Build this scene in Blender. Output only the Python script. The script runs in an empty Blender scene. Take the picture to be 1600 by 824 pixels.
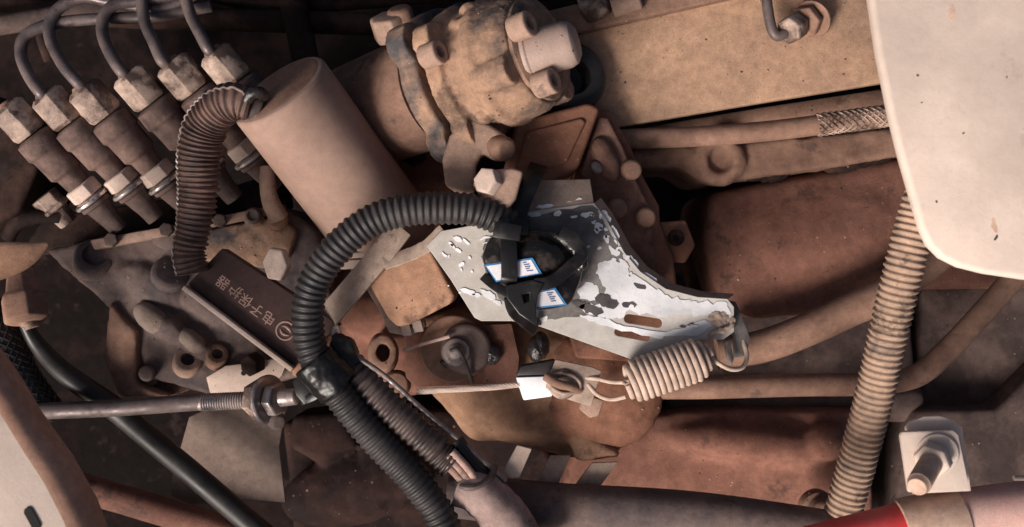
import bpy, bmesh, math, random
from mathutils import Vector, Matrix, noise
random.seed(7)
R = math.radians
# ---------------------------------------------------------------- camera, sky, sun, exposure
S = 0.0004            # metres per unit
D = 1715.0            # camera distance above the reference plane, in units
scene = bpy.context.scene
COL = scene.collection
cam_d = bpy.data.cameras.new('camera'); cam = bpy.data.objects.new('camera', cam_d); COL.objects.link(cam)
cam.location = (0, 0, D*S); cam_d.sensor_width = 36; cam_d.lens = 18/(800/D)
cam_d.clip_start = 0.01; cam_d.clip_end = 100
cam_d.dof.use_dof = True; cam_d.dof.focus_distance = (D-30)*S; cam_d.dof.aperture_fstop = 9
scene.camera = cam
SUN_DIR = Vector((-0.52, -0.60, 0.64)).normalized()      # towards the sun
world = bpy.data.worlds.new('World'); scene.world = world; world.use_nodes = True
wn = world.node_tree.nodes; wl = world.node_tree.links
sky = wn.new('ShaderNodeTexSky'); sky.sky_type = 'NISHITA'; sky.sun_disc = False
sky.sun_elevation = math.asin(SUN_DIR.z); sky.sun_rotation = math.atan2(SUN_DIR.x, SUN_DIR.y)
sky.air_density = 0.8; sky.dust_density = 7.0; sky.ozone_density = 0.4
wl.new(sky.outputs[0], wn['Background'].inputs[0]); wn['Background'].inputs[1].default_value = 0.075
sun_d = bpy.data.lights.new('sun', 'SUN'); sun_d.energy = 4.2; sun_d.angle = R(22); sun_d.color = (1.0, 0.93, 0.86)
sun = bpy.data.objects.new('sun', sun_d); COL.objects.link(sun)
sun.rotation_euler = SUN_DIR.to_track_quat('Z', 'Y').to_euler(); sun.location = SUN_DIR*3
vs = scene.view_settings; vs.view_transform = 'Standard'; vs.look = 'None'; vs.exposure = 0.06; vs.gamma = 1.0
vs.use_curve_mapping = False

# ---------------------------------------------------------------- helpers
def v(px, py, d=0.0):
    k = (D-d)/D
    return Vector(((px-800)*k, -(py-412)*k, d))
def vp(pts): return [v(*p) for p in pts]
def lerp(a, b, t): return a+(b-a)*t
def catmull(P, n=8):
    out = []
    for i in range(len(P)-1):
        p0 = P[i-1] if i > 0 else P[0]*2-P[1]
        p1, p2 = P[i], P[i+1]
        p3 = P[i+2] if i+2 < len(P) else P[-1]*2-P[-2]
        for j in range(n):
            t = j/n
            out.append(0.5*((2*p1)+(p2-p0)*t+(2*p0-5*p1+4*p2-p3)*t*t+(3*p1-p0-3*p2+p3)*t**3))
    out.append(P[-1].copy()); return out
def resample(P, step):
    L = [0]
    for a, b in zip(P, P[1:]): L.append(L[-1]+(b-a).length)
    n = max(2, int(L[-1]/step)+1); out = []; j = 0
    for i in range(n):
        s = L[-1]*i/(n-1)
        while j < len(L)-2 and L[j+1] < s: j += 1
        out.append(lerp(P[j], P[j+1], (s-L[j])/max(1e-9, L[j+1]-L[j])))
    return out, L[-1]
class B:
    def __init__(s): s.v = []; s.f = []
    def add(s, vs_, fs_):
        o = len(s.v); s.v += vs_; s.f += [tuple(i+o for i in f) for f in fs_]; return s
    def rings(s, rs, caps=True, closed=False):
        n = len(rs[0]); vs_ = [p for r in rs for p in r]; fs_ = []
        m = len(rs)
        for i in range(m if closed else m-1):
            a, b = i*n, ((i+1) % m)*n
            for j in range(n):
                k = (j+1) % n; fs_.append((a+j, a+k, b+k, b+j))
        if caps and not closed:
            fs_.append(tuple(range(n-1, -1, -1))); fs_.append(tuple((m-1)*n+j for j in range(n)))
        return s.add(vs_, fs_)
    def tube(s, path, r, seg=14, caps=True, flat=1.0, closed=False):
        P = path; n = len(P); rad = r if callable(r) else (lambda t: r)
        T = [((P[min(i+1, n-1)]-P[max(i-1, 0)]).normalized()) for i in range(n)]
        if closed: T = [(P[(i+1) % n]-P[i-1]).normalized() for i in range(n)]
        up = Vector((0, 0, 1)) if abs(T[0].z) < .9 else Vector((1, 0, 0))
        u = (up-T[0]*up.dot(T[0])).normalized(); rs = []
        for i in range(n):
            u = (u-T[i]*u.dot(T[i])).normalized(); w = T[i].cross(u); q = rad(i/(n-1))
            rs.append([P[i]+(u*math.cos(2*math.pi*j/seg)*flat+w*math.sin(2*math.pi*j/seg))*q for j in range(seg)])
        return s.rings(rs, caps, closed)
    def lathe(s, c, axis, prof, seg=32, phase=0.0, sq=1.0):
        a = axis.normalized(); h = Vector((0, 0, 1)) if abs(a.z) < .9 else Vector((0, 1, 0))
        u = (h-a*h.dot(a)).normalized(); w = a.cross(u); rs = []
        for (t, r) in prof:
            r = max(r, 1e-3)
            rs.append([c+a*t+(u*math.cos(phase+2*math.pi*j/seg)+w*math.sin(phase+2*math.pi*j/seg)*sq)*r for j in range(seg)])
        return s.rings(rs)
    def prism(s, poly, d, th, inset=0.0, slope=0.0):
        top = [v(x, y, d) for x, y in poly]
        area = sum(a.x*b.y-b.x*a.y for a, b in zip(top, top[1:]+top[:1]))
        if area < 0: top.reverse()
        bot = [p-Vector((0, 0, th)) for p in top]
        if slope:
            c = sum(top, Vector())/len(top); bot = [p+(p-c).normalized()*slope for p in bot]; 
        return s.rings([bot, top])
    def box(s, c, X, Y, Z):
        vs_ = [c+X*i+Y*j+Z*k for k in (-1, 1) for j in (-1, 1) for i in (-1, 1)]
        return s.add(vs_, [(0, 2, 3, 1), (4, 5, 7, 6), (0, 1, 5, 4), (1, 3, 7, 5), (3, 2, 6, 7), (2, 0, 4, 6)])
    def ell(s, c, X, Y, Z, n=20, m=12):
        rs = []
        for i in range(m+1):
            t = math.pi*(i/m-.5); q = max(math.cos(t), .01)
            rs.append([c+(X*math.cos(2*math.pi*j/n)+Y*math.sin(2*math.pi*j/n))*q+Z*math.sin(t) for j in range(n)])
        return s.rings(rs)
    def ribbon(s, path, width, th, nrm=None):
        rs = []; n = len(path)
        for i in range(n):
            T = (path[min(i+1, n-1)]-path[max(i-1, 0)]).normalized()
            N = nrm[i] if isinstance(nrm, list) else (nrm or Vector((0, 0, 1)))
            N = (N-T*N.dot(T)).normalized(); W = T.cross(N)*width/2; H = N*th/2
            rs.append([path[i]-W-H, path[i]+W-H, path[i]+W+H, path[i]-W+H])
        return s.rings(rs)
def hexprof(L, r, ch=0.14):
    return [(0, r*.86), (L*ch*.6, r), (L*(1-ch*.6), r), (L, r*.86)]
def new_mesh(name, b, bevel=0, seg=2, sharp=38, cast=None, disp=None, ang=32):
    me = bpy.data.meshes.new(name)
    me.from_pydata([p*S for p in b.v], [], b.f)
    bm = bmesh.new(); bm.from_mesh(me)
    bmesh.ops.recalc_face_normals(bm, faces=bm.faces)
    if bevel:
        es = [e for e in bm.edges if len(e.link_faces) == 2 and e.calc_face_angle(0) > R(ang)]
        bmesh.ops.bevel(bm, geom=es, offset=bevel*S, segments=seg, profile=.5, affect='EDGES', clamp_overlap=True)
    bm.to_mesh(me); bm.free()
    if cast:                       # fuse overlapping solids like a casting, with soft fillets
        vox, it = cast
        t = bpy.data.objects.new('t', me); COL.objects.link(t)
        m = t.modifiers.new('r', 'REMESH'); m.mode = 'VOXEL'; m.voxel_size = vox*S
        m2 = t.modifiers.new('s', 'SMOOTH'); m2.iterations = it; m2.factor = .5
        dg = bpy.context.evaluated_depsgraph_get(); dg.update()
        me2 = bpy.data.meshes.new_from_object(t.evaluated_get(dg)); bpy.data.objects.remove(t)
        bpy.data.meshes.remove(me); me = me2; me.name = name
    if disp:
        amp, fr = disp; ns = [x.normal.copy() for x in me.vertices]
        for x, nn in zip(me.vertices, ns):
            p = x.co/S
            x.co += nn*S*amp*(noise.noise(p*fr)+.5*noise.noise(p*fr*2.7+Vector((9, 3, 1))))
    for p in me.polygons: p.use_smooth = True
    me.set_sharp_from_angle(angle=R(sharp))
    return me
def tag(o, label=None, cat=None, group=None, kind=None):
    if label: o['label'] = label
    if cat: o['category'] = cat
    if group: o['group'] = group
    if kind: o['kind'] = kind
    return o
def thing(name, at, label, cat, group=None):
    o = bpy.data.objects.new(name, None); COL.objects.link(o); o.empty_display_size = .01
    o.location = at*S; return tag(o, label, cat, group)
def world_loc(o):
    l = o.location.copy()
    while o.parent: o = o.parent; l += o.location
    return l
def part(name, b, mat, parent=None, **kw):
    me = new_mesh(name, b, **kw) if isinstance(b, B) else b
    n = len(me.vertices); c = sum((x.co for x in me.vertices), Vector())/n
    if parent is None or True:
        me.transform(Matrix.Translation(-c))
    o = bpy.data.objects.new(name, me); COL.objects.link(o)
    o.location = c - (world_loc(parent) if parent else Vector())
    if parent: o.parent = parent
    if mat: me.materials.clear(); me.materials.append(mat)
    return o
def plate_mesh(name, poly, holes, d, th, bev=0.6, res=1):
    cu = bpy.data.curves.new(name, 'CURVE'); cu.dimensions = '2D'; cu.fill_mode = 'BOTH'
    for pl in [poly]+holes:
        sp = cu.splines.new('POLY'); sp.points.add(len(pl)-1); sp.use_cyclic_u = True
        for q, (x, y) in zip(sp.points, pl):
            w = v(x, y, d)*S; q.co = (w.x, w.y, 0, 1)
    cu.extrude = th*S/2; cu.bevel_depth = bev*S; cu.bevel_resolution = res
    t = bpy.data.objects.new('t', cu); COL.objects.link(t)
    dg = bpy.context.evaluated_depsgraph_get(); dg.update()
    me = bpy.data.meshes.new_from_object(t.evaluated_get(dg)); bpy.data.objects.remove(t); me.name = name
    me.transform(Matrix.Translation((0, 0, (d-th/2)*S)))
    for p in me.polygons: p.use_smooth = True
    me.set_sharp_from_angle(angle=R(35))
    return me
def rough_poly(poly, n=5, amp=3.0, seed=0):
    out = []
    for i, (a, b) in enumerate(zip(poly, poly[1:]+poly[:1])):
        for j in range(n):
            t = j/n; x = a[0]+(b[0]-a[0])*t; y = a[1]+(b[1]-a[1])*t
            out.append((x+amp*noise.noise(Vector((x*.11, y*.11, seed))), y+amp*noise.noise(Vector((x*.11, y*.11, seed+9)))))
    return out
def circ(cx, cy, rx, ry=None, n=20, rot=0):
    ry = ry or rx
    return [(cx+rx*math.cos(a)*math.cos(rot)-ry*math.sin(a)*math.sin(rot), cy+rx*math.cos(a)*math.sin(rot)+ry*math.sin(a)*math.cos(rot)) for a in [2*math.pi*i/n for i in range(n)]]
def slot(x0, y0, x1, y1, r, n=6):
    a = math.atan2(y1-y0, x1-x0); out = []
    for i in range(n+1): t = a-math.pi/2+math.pi*i/n; out.append((x1+r*math.cos(t), y1+r*math.sin(t)))
    for i in range(n+1): t = a+math.pi/2+math.pi*i/n; out.append((x0+r*math.cos(t), y0+r*math.sin(t)))
    return out

# ---------------------------------------------------------------- materials
TINT = (1.06, .98, .97)
def dusty(name, base, dust, cover=.6, scale=60, rough=.8, metal=0.0, bump=.35, soft=.16, grain=.22, speck=.5, drough=.92, spec=.35, stain=.55, sc=(.04, .027, .025), mott=.3):
    m = bpy.data.materials.new(name); m.use_nodes = True; nt = m.node_tree; N = nt.nodes; L = nt.links
    tint = lambda q: tuple(min(.85, x*y) for x, y in zip(q, TINT))
    base, dust = tint(base), tint(dust)
    bs = N['Principled BSDF']; geo = N.new('ShaderNodeNewGeometry')
    def nz(sc, det, ro=.6, off=0):
        t = N.new('ShaderNodeTexNoise'); t.inputs['Scale'].default_value = sc; t.inputs['Detail'].default_value = det
        t.inputs['Roughness'].default_value = ro
        a = N.new('ShaderNodeVectorMath'); a.operation = 'ADD'; a.inputs[1].default_value = (off, off*1.7, -off)
        L.new(geo.outputs['Position'], a.inputs[0]); L.new(a.outputs[0], t.inputs['Vector']); return t.outputs['Fac']
    def mr(x, a, b, c, d):
        t = N.new('ShaderNodeMapRange'); L.new(x, t.inputs[0])
        for i, q in enumerate((a, b, c, d)): t.inputs[i+1].default_value = q
        return t.outputs[0]
    def mix(f, a, b, mode='MIX'):
        t = N.new('ShaderNodeMix'); t.data_type = 'RGBA'; t.blend_type = mode
        for s_, q in ((0, f), (6, a), (7, b)):
            if hasattr(q, 'links'): L.new(q, t.inputs[s_])
            elif s_ == 0: t.inputs[0].default_value = q
            else: t.inputs[s_].default_value = (*q, 1)
        return t.outputs[2]
    n1 = nz(scale, 7, .62); n2 = nz(scale*.35, 3, .5, 3.1); n3 = nz(1700, 3, .6, 5.0); n4 = nz(310, 5, .62, 7.7); n5 = nz(scale*.9, 9, .68, 11.3); n6 = nz(150, 9, .72, 17.1)
    th = .5+(0.5-cover)*.5
    f = mr(n1, th-soft*.5, th+soft*.5, 0, 1)
    c = mix(f, base, dust)
    if stain: c = mix(mr(n5, .60, .645, 0, stain), c, sc)
    g = N.new('ShaderNodeMath'); g.operation = 'MULTIPLY'
    L.new(mr(n2, .3, .7, .74, 1.18), g.inputs[0]); L.new(mr(n3, .3, .7, 1-grain, 1+grain*.6), g.inputs[1])
    g2 = N.new('ShaderNodeMath'); g2.operation = 'MULTIPLY'; L.new(g.outputs[0], g2.inputs[0]); L.new(mr(n6, .3, .7, 1-mott, 1+mott*.7), g2.inputs[1])
    sp = N.new('ShaderNodeMath'); sp.operation = 'MULTIPLY'
    L.new(g2.outputs[0], sp.inputs[0]); L.new(mr(n4, .70, .735, 1, 1-speck), sp.inputs[1])
    cb = N.new('ShaderNodeCombineColor')
    for i in range(3): L.new(sp.outputs[0], cb.inputs[i])
    c = mix(1.0, c, cb.outputs[0], 'MULTIPLY')
    L.new(c, bs.inputs['Base Color'])
    L.new(mr(f, 0, 1, rough, drough), bs.inputs['Roughness'])
    if metal: L.new(mr(f, 0, 1, metal, 0), bs.inputs['Metallic'])
    bs.inputs['Specular IOR Level'].default_value = spec
    ad = N.new('ShaderNodeMath'); ad.operation = 'MULTIPLY_ADD'; L.new(n3, ad.inputs[0]); ad.inputs[1].default_value = .25
    ad2 = N.new('ShaderNodeMath'); ad2.operation = 'MULTIPLY_ADD'; L.new(f, ad2.inputs[0]); ad2.inputs[1].default_value = .5; L.new(n6, ad2.inputs[2])
    L.new(ad2.outputs[0], ad.inputs[2])
    bp = N.new('ShaderNodeBump'); bp.inputs['Strength'].default_value = bump; bp.inputs['Distance'].default_value = .0016
    L.new(ad.outputs[0], bp.inputs['Height']); L.new(bp.outputs[0], bs.inputs['Normal'])
    return m
TAN = (.40, .275, .205); BRN = (.22, .125, .085); RED = (.17, .075, .05); DK = (.035, .028, .028)
M = dict(
 back=dusty('depth_shade_black', (.008, .006, .006), (.02, .013, .012), .4, 30, spec=.06),  # near-black colour holds the shade of the empty depth
 deep=dusty('shade_dark_dusty_casting', (.020, .013, .012), (.055, .033, .027), .42, 30, spec=.12),  # greasy tone taken darker to carry the shade deep between parts
 red=dusty('reddish_dusty_casting', (.125, .055, .039), (.225, .112, .080), .55, 22, soft=.4, speck=.3, bump=.45),
 brown=dusty('brown_dusty_casting', (.14, .08, .058), (.29, .18, .13), .55, 26, soft=.4),
 tan=dusty('tan_dust_coat', (.24, .165, .13), (.37, .26, .20), .6, 22, soft=.5, speck=.25),
 sol=dusty('fine_tan_dust_on_steel', (.26, .175, .14), (.36, .255, .205), .6, 18, soft=.6, speck=.12, bump=.12, grain=.1, stain=.18, mott=.14),
 patchy=dusty('dust_over_grey_paint', (.06, .054, .056), (.36, .235, .16), .6, 20, soft=.14, bump=.5),
 band=dusty('grey_paint_with_dust', (.06, .058, .062), (.30, .20, .14), .42, 26, soft=.15),
 pumpgrey=dusty('grey_alloy_with_dust', (.065, .054, .057), (.17, .125, .108), .5, 30, soft=.35),
 beam=dusty('dusty_frame_paint', (.27, .18, .13), (.44, .29, .19), .62, 20, soft=.4, speck=.55),
 cream=dusty('cream_paint', (.54, .46, .40), (.63, .55, .48), .6, 30, soft=.5, speck=.25, bump=.22, grain=.08, stain=.12, mott=.07),
 edge=dusty('brown_shaded_edge', (.36, .19, .125), (.46, .31, .235), .5, 14, soft=.5, speck=.2, bump=.2, grain=.1, stain=.18),  # brown tone also carries the shade of the edge sloping from the sun
 creamb=dusty('cream_paint_with_brown_dust', (.42, .27, .20), (.60, .47, .38), .5, 16, soft=.5, speck=.2, bump=.2, grain=.1, stain=.18),
 holder=dusty('brown_dusty_steel', (.07, .047, .042), (.19, .13, .11), .5, 55, soft=.25, bump=.3),
 nut=dusty('dusty_plated_nut', (.12, .085, .07), (.40, .315, .26), .52, 70, soft=.14, bump=.3, rough=.4, metal=.3),
 pale=dusty('pale_dusty_plating', (.42, .34, .29), (.58, .48, .41), .6, 50, soft=.4, bump=.15, stain=.18, mott=.14),
 steel=dusty('dull_steel', (.30, .28, .28), (.22, .17, .15), .38, 60, rough=.36, metal=.9, bump=.12, soft=.3),
 pipe=dusty('grey_steel_pipe', (.12, .105, .11), (.15, .115, .105), .45, 40, rough=.28, metal=.6, bump=.1, soft=.4),
 blk=dusty('black_corrugated_plastic', (.02, .02, .022), (.06, .054, .054), .4, 30, rough=.45, bump=.12, soft=.4, drough=.7),
 brnloom=dusty('brown_dusty_loom', (.045, .03, .028), (.17, .105, .085), .5, 60, rough=.42, bump=.2, soft=.35, drough=.75),
 loom=dusty('dark_loom_plastic', (.045, .036, .036), (.11, .085, .078), .45, 60, rough=.33, bump=.15, soft=.35, drough=.6),
 dustloom=dusty('dust_covered_conduit', (.12, .10, .095), (.40, .29, .215), .74, 45, rough=.7, bump=.2, soft=.2),
 strap=dusty('black_nylon', (.010, .010, .011), (.028, .026, .026), .3, 50, rough=.34, bump=.08, drough=.6),
 module=dusty('black_module_plastic', (.012, .011, .011), (.07, .056, .048), .24, 55, rough=.2, bump=.12, drough=.8),
 box=dusty('plate_dark_brown', (.055, .034, .032), (.10, .058, .05), .45, 30, soft=.5, speck=.35, rough=.6, bump=.12),
 print=dusty('faded_pink_print', (.52, .36, .31), (.36, .24, .20), .35, 160, soft=.3, stain=0),
 orange=dusty('orange_tan_dust', (.24, .14, .09), (.47, .28, .18), .76, 26, soft=.3, speck=.8),
 white=dusty('flaking_white_paint', (.62, .67, .71), (.72, .77, .80), .6, 60, soft=.4, bump=.2, grain=.08, rough=.6, speck=.3, stain=.12, mott=.07),
 greyw=dusty('dusty_grey_white_paint', (.36, .345, .32), (.54, .54, .51), .62, 26, soft=.45, bump=.15, grain=.08, speck=.3, rough=.55, stain=.12, mott=.14),
 primer=dusty('dark_grey_primer', (.085, .085, .09), (.20, .19, .18), .45, 45, soft=.3, bump=.25, rough=.55),
 tanpl=dusty('tan_dusty_flange', (.30, .235, .19), (.40, .32, .26), .6, 40, soft=.4, bump=.15),
 springm=dusty('pale_tan_dust_on_wire', (.36, .275, .22), (.56, .45, .37), .66, 40, soft=.4, stain=.1, bump=.15),
 tape=dusty('dusty_tape', (.17, .12, .11), (.36, .275, .25), .6, 30, soft=.4, bump=.3),
 bright=dusty('worn_bright_steel', (.50, .48, .47), (.25, .19, .17), .35, 90, rough=.25, metal=.9, bump=.1, soft=.2),
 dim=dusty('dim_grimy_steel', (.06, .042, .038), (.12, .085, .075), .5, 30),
 capm=dusty('dull_cap_plastic', (.36, .275, .23), (.46, .36, .31), .6, 20, soft=.5, rough=.45, drough=.55, bump=.06, stain=.12, mott=.08),
 void=dusty('deep_shade_black_red', (.014, .008, .008), (.04, .022, .019), .45, 24, spec=.15),  # black red colour stands for the deep shade low behind the looms
 gov=dusty('orange_brown_cast_iron', (.15, .066, .042), (.27, .135, .085), .55, 24, soft=.4, speck=.4, bump=.4),
 govp=dusty('rusty_brown_cover', (.12, .062, .046), (.24, .14, .105), .5, 36, soft=.25, speck=.5, bump=.45),
 orange2=dusty('orange_dust_on_casting', (.16, .09, .055), (.34, .205, .13), .6, 22, soft=.35, bump=.35),
 bare=dusty('bare_dark_steel', (.045, .045, .05), (.12, .11, .105), .4, 60, soft=.3, bump=.25, rough=.5),
 shield=dusty('grey_tan_dust_on_sheet', (.12, .085, .07), (.25, .20, .17), .6, 16, soft=.5, speck=.3, bump=.2),
 redp=dusty('red_painted_pipe', (.60, .012, .02), (.56, .30, .27), .3, 14, soft=.45, rough=.4, bump=.1, speck=.15, grain=.06, stain=0, mott=.07),
 pinkd=dusty('dust_over_red_paint', (.46, .20, .19), (.55, .41, .36), .72, 14, soft=.5, rough=.5, bump=.12, speck=.3, stain=.18, mott=.14),
 stick=dusty('white_sticker', (.62, .65, .70), (.70, .72, .75), .5, 60, rough=.35, bump=.03, grain=.03, speck=.1, stain=.12, mott=.07),
 blue=dusty('blue_sticker_ink', (.03, .19, .46), (.05, .24, .52), .5, 60, rough=.35, bump=.03, speck=.1, stain=0, mott=.07),
 ink=dusty('dark_blue_ink', (.06, .10, .22), (.08, .12, .25), .5, 60, rough=.4, bump=.03, stain=0, mott=.07),
 hole=dusty('recess_shade_black', (.006, .005, .005), (.012, .01, .01), .4, 60, stain=0),  # black colour stands in for the shade inside holes and sockets
 rubber=dusty('black_rubber', (.015, .015, .016), (.04, .036, .036), .3, 40, rough=.38, bump=.05, soft=.4, drough=.6),
 wire=dusty('pinkish_dusty_wire', (.34, .22, .18), (.45, .33, .28), .6, 60, bump=.1),
 grease=dusty('wet_dark_grease', (.02, .017, .018), (.05, .038, .036), .4, 90, rough=.12, bump=.4, drough=.3, spec=.6),
)

# ================================================================ SETTING
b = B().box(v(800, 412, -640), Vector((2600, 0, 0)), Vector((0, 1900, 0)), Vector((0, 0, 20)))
o = part('dark_bay_backing', b, M['back']); tag(o, kind='structure')  # near-black sheet added behind the engine, its colour standing for shade

# ---- crankcase (right of centre) and lower casting
eb = thing('engine_block', v(1150, 560, -500), 'reddish dusty engine block casting behind the corrugated conduit', 'engine block')
b = B()
b.prism([(1110, 300), (1250, 275), (1470, 235), (1640, 240), (1640, 450), (1380, 455), (1300, 490), (1180, 500), (1120, 470), (1100, 380)], -190, 330)
b.ell(v(1290, 370, -230), Vector((190, 20, 0)), Vector((-15, 120, 0)), Vector((0, 0, 60)))
part('crankcase', b, M['red'], eb, bevel=14, cast=(6, 12), disp=(1.5, .02))
b = B().prism([(985, 232), (1120, 226), (1440, 196), (1700, 190), (1700, 232), (1440, 238), (1300, 262), (1150, 282), (1095, 285), (1060, 262), (985, 262)], -150, 220)
b.lathe(v(1120, 252, -175), Vector((0, 0, 1)), [(0, 46), (28, 46), (40, 40), (40, 20), (14, 19)], 32)
part('ledge', b, M['brown'], eb, bevel=8, cast=(4, 5), disp=(2.5, .03))
b = B()
for i in range(26):
    x = random.uniform(1150, 1420); q = random.uniform(7, 22)
    b.ell(v(x, 276-(x-1150)*.14+random.uniform(-8, 10), -176), Vector((q*1.5, q*.3, 0)), Vector((0, q*.6, 0)), Vector((0, 0, q*.6)), 10, 6)
part('caked_dirt', b, M['deep'], eb, cast=(4, 2), disp=(3, .1))
b = B().prism([(900, 690), (960, 655), (1080, 640), (1360, 640), (1370, 860), (860, 860), (880, 760)], -240, 260)
b.ell(v(1180, 690, -250), Vector((180, -14, 0)), Vector((0, 40, 0)), Vector((0, 0, 45)))
b.ell(v(1290, 690, -230), Vector((40, 0, 0)), Vector((0, 38, 0)), Vector((0, 0, 40)))
part('oil_pan_rail', b, M['red'], eb, bevel=10, cast=(6, 12), disp=(1.5, .02))
b = B().prism([(1435, 640), (1560, 640), (1700, 500), (1700, 860), (1380, 860)], -260, 200)
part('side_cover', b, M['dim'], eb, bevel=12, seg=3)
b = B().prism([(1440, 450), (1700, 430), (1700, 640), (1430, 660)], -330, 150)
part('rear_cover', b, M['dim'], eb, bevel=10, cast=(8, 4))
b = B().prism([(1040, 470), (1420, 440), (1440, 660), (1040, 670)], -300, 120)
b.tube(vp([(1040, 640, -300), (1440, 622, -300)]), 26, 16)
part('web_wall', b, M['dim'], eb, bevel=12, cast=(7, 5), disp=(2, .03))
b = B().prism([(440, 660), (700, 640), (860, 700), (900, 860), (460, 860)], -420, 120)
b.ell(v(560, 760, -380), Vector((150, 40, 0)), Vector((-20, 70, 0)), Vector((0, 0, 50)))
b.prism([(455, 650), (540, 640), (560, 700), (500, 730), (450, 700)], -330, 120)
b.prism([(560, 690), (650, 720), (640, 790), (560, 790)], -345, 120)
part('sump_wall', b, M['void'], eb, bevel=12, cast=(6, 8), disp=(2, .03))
b = B().prism([(480, 240), (700, 180), (720, 330), (640, 380), (480, 360)], -230, 250)
b.prism([(500, 420), (700, 400), (720, 600), (560, 640), (500, 560)], -190, 300)
b.ell(v(600, 490, -190), Vector((80, 0, 0)), Vector((0, 45, 0)), Vector((0, 0, 40)))
part('timing_case', b, M['red'], eb, bevel=14, cast=(6, 6), disp=(3, .03))
for (x, y, d, r) in ((645, 238, -190, 20), (1272, 790, -150, 24)):
    b = B().lathe(v(x, y, d-40), Vector((.15, -.1, 1)), [(0, r*1.3), (22, r*1.3), (24, r), (46, r), (52, r*.8)], 6 if r == 20 else 24)
    part('bolt_head', b, M['deep'] if r == 20 else M['brown'], eb, bevel=2)
b = B().lathe(v(600, 553, -150), Vector((.1, .1, 1)), [(0, 34), (70, 34), (86, 28), (86, 15), (50, 13)], 32, sq=.75)
part('oil_port', b, M['brown'], eb, bevel=2, disp=(2, .06))
b = B().lathe(v(620, 600, -150), Vector((.1, .1, 1)), [(0, 24), (60, 24), (70, 18), (70, 1)], 24)
part('core_plug', b, M['brown'], eb, bevel=2)

# ---- pipes behind the fuel lines, upper left, dark
def pipe(name, pts, r, mat, label, cat='pipe', group=None, n=8, seg=18, **kw):
    o = part(name, B().tube(catmull(vp(pts), n), r, seg), mat, **kw); return tag(o, label, cat, group)
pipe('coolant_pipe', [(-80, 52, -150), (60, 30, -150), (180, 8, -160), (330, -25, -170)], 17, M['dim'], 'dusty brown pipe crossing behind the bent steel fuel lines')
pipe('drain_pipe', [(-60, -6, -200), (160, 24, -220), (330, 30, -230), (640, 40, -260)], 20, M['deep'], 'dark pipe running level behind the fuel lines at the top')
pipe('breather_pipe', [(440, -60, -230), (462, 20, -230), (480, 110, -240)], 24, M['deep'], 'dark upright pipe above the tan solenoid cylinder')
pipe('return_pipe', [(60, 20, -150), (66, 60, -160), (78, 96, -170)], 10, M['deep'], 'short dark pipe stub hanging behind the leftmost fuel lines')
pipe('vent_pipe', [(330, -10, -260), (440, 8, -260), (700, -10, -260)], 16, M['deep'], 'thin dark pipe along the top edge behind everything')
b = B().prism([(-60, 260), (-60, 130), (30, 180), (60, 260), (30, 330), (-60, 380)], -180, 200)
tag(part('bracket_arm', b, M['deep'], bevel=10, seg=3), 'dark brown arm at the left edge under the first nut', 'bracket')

# ---- frame beam, upper right
fr = thing('chassis_frame', v(1150, 100, -200), 'wide flat tan dusty frame rail across the upper right', 'frame rail')
b = B().prism([(860, 64), (1160, -6), (1460, -80), (1520, 100), (1400, 126), (1190, 160), (1060, 182), (930, 205), (870, 180)], -95, 26)
me = new_mesh('web', b, bevel=3, seg=3)
part('web', me, M['beam'], fr)
b = B().prism([(840, 20), (1010, -20), (1170, -60), (1460, -140), (1460, -86), (1164, -9), (868, 58)], -70, 40)
part('top_flange', b, M['brown'], fr, bevel=4, seg=3, disp=(1.5, .04))
b = B().prism([(930, 214), (1060, 190), (1190, 168), (1400, 136), (1520, 112), (1520, 180), (1400, 168), (1200, 190), (1000, 208)], -180, 30)
part('lower_flange', b, M['brown'], fr, bevel=3)
bo = thing('frame_bolt', v(925, 12, -60), 'dusty bolt head on the frame flange beside the white end cap', 'bolt')
part('head', B().lathe(v(912, 16, -74), Vector((.85, .3, .45)), hexprof(42, 27), 6, .3), M['nut'], bo, bevel=2.5)
part('collar', B().lathe(v(955, 6, -66), Vector((.9, .25, .2)), [(0, 24), (46, 24), (48, 20)], 28), M['tan'], bo, bevel=2)

hk = thing('hook_bolt', v(1235, 45, -80), 'bent steel hook rod with dusty nut bolted to the frame rail', 'bolt')
part('rod', B().tube(catmull(vp([(1195, -30, -50), (1199, 10, -50), (1205, 42, -50), (1213, 56, -50), (1224, 54, -52), (1238, 46, -58)]), 8), 8.5, 14), M['pipe'], hk)
ax = Vector((.55, .42, -.55))
part('nut', B().lathe(v(1231, 50, -46), ax, hexprof(34, 23), 6, .2), M['nut'], hk, bevel=2)
part('lock_nut', B().lathe(v(1256, 36, -66), ax, hexprof(16, 27), 6, .5), M['brown'], hk, bevel=2)
part('washer', B().lathe(v(1268, 31, -78), ax, [(0, 32), (7, 32)], 32), M['brown'], hk, bevel=1.5)

# ---- braided hose
def braided(name, pts, r, mat, label, wires, cat='hose', span=(0, 1), wm=None):
    P = catmull(vp(pts), 10)
    t = thing(name, P[0], label, cat)
    part('hose_core', B().tube(P, r, 24), mat, t)
    Q, L = resample(P, 3.0); n = len(Q); i0, i1 = int(n*span[0]), int(n*span[1]); b = B()
    up = Vector((0, 0, 1))
    for hand in (1, -1):
        for w in range(wires):
            pts_ = []
            for i in range(i0, i1):
                T = (Q[min(i+1, n-1)]-Q[max(i-1, 0)]).normalized(); u = (up-T*up.dot(T)).normalized(); s_ = T.cross(u)
                a = hand*i*3.0/r*1.0+2*math.pi*w/wires
                ro = r+.5+.8*math.sin(a*wires/2+(0 if hand > 0 else math.pi))
                pts_.append(Q[i]+(u*math.cos(a)+s_*math.sin(a))*ro)
            b.tube(pts_, 1.5, 4)
    part('braid', b, wm or M['nut'], t); return t
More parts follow.
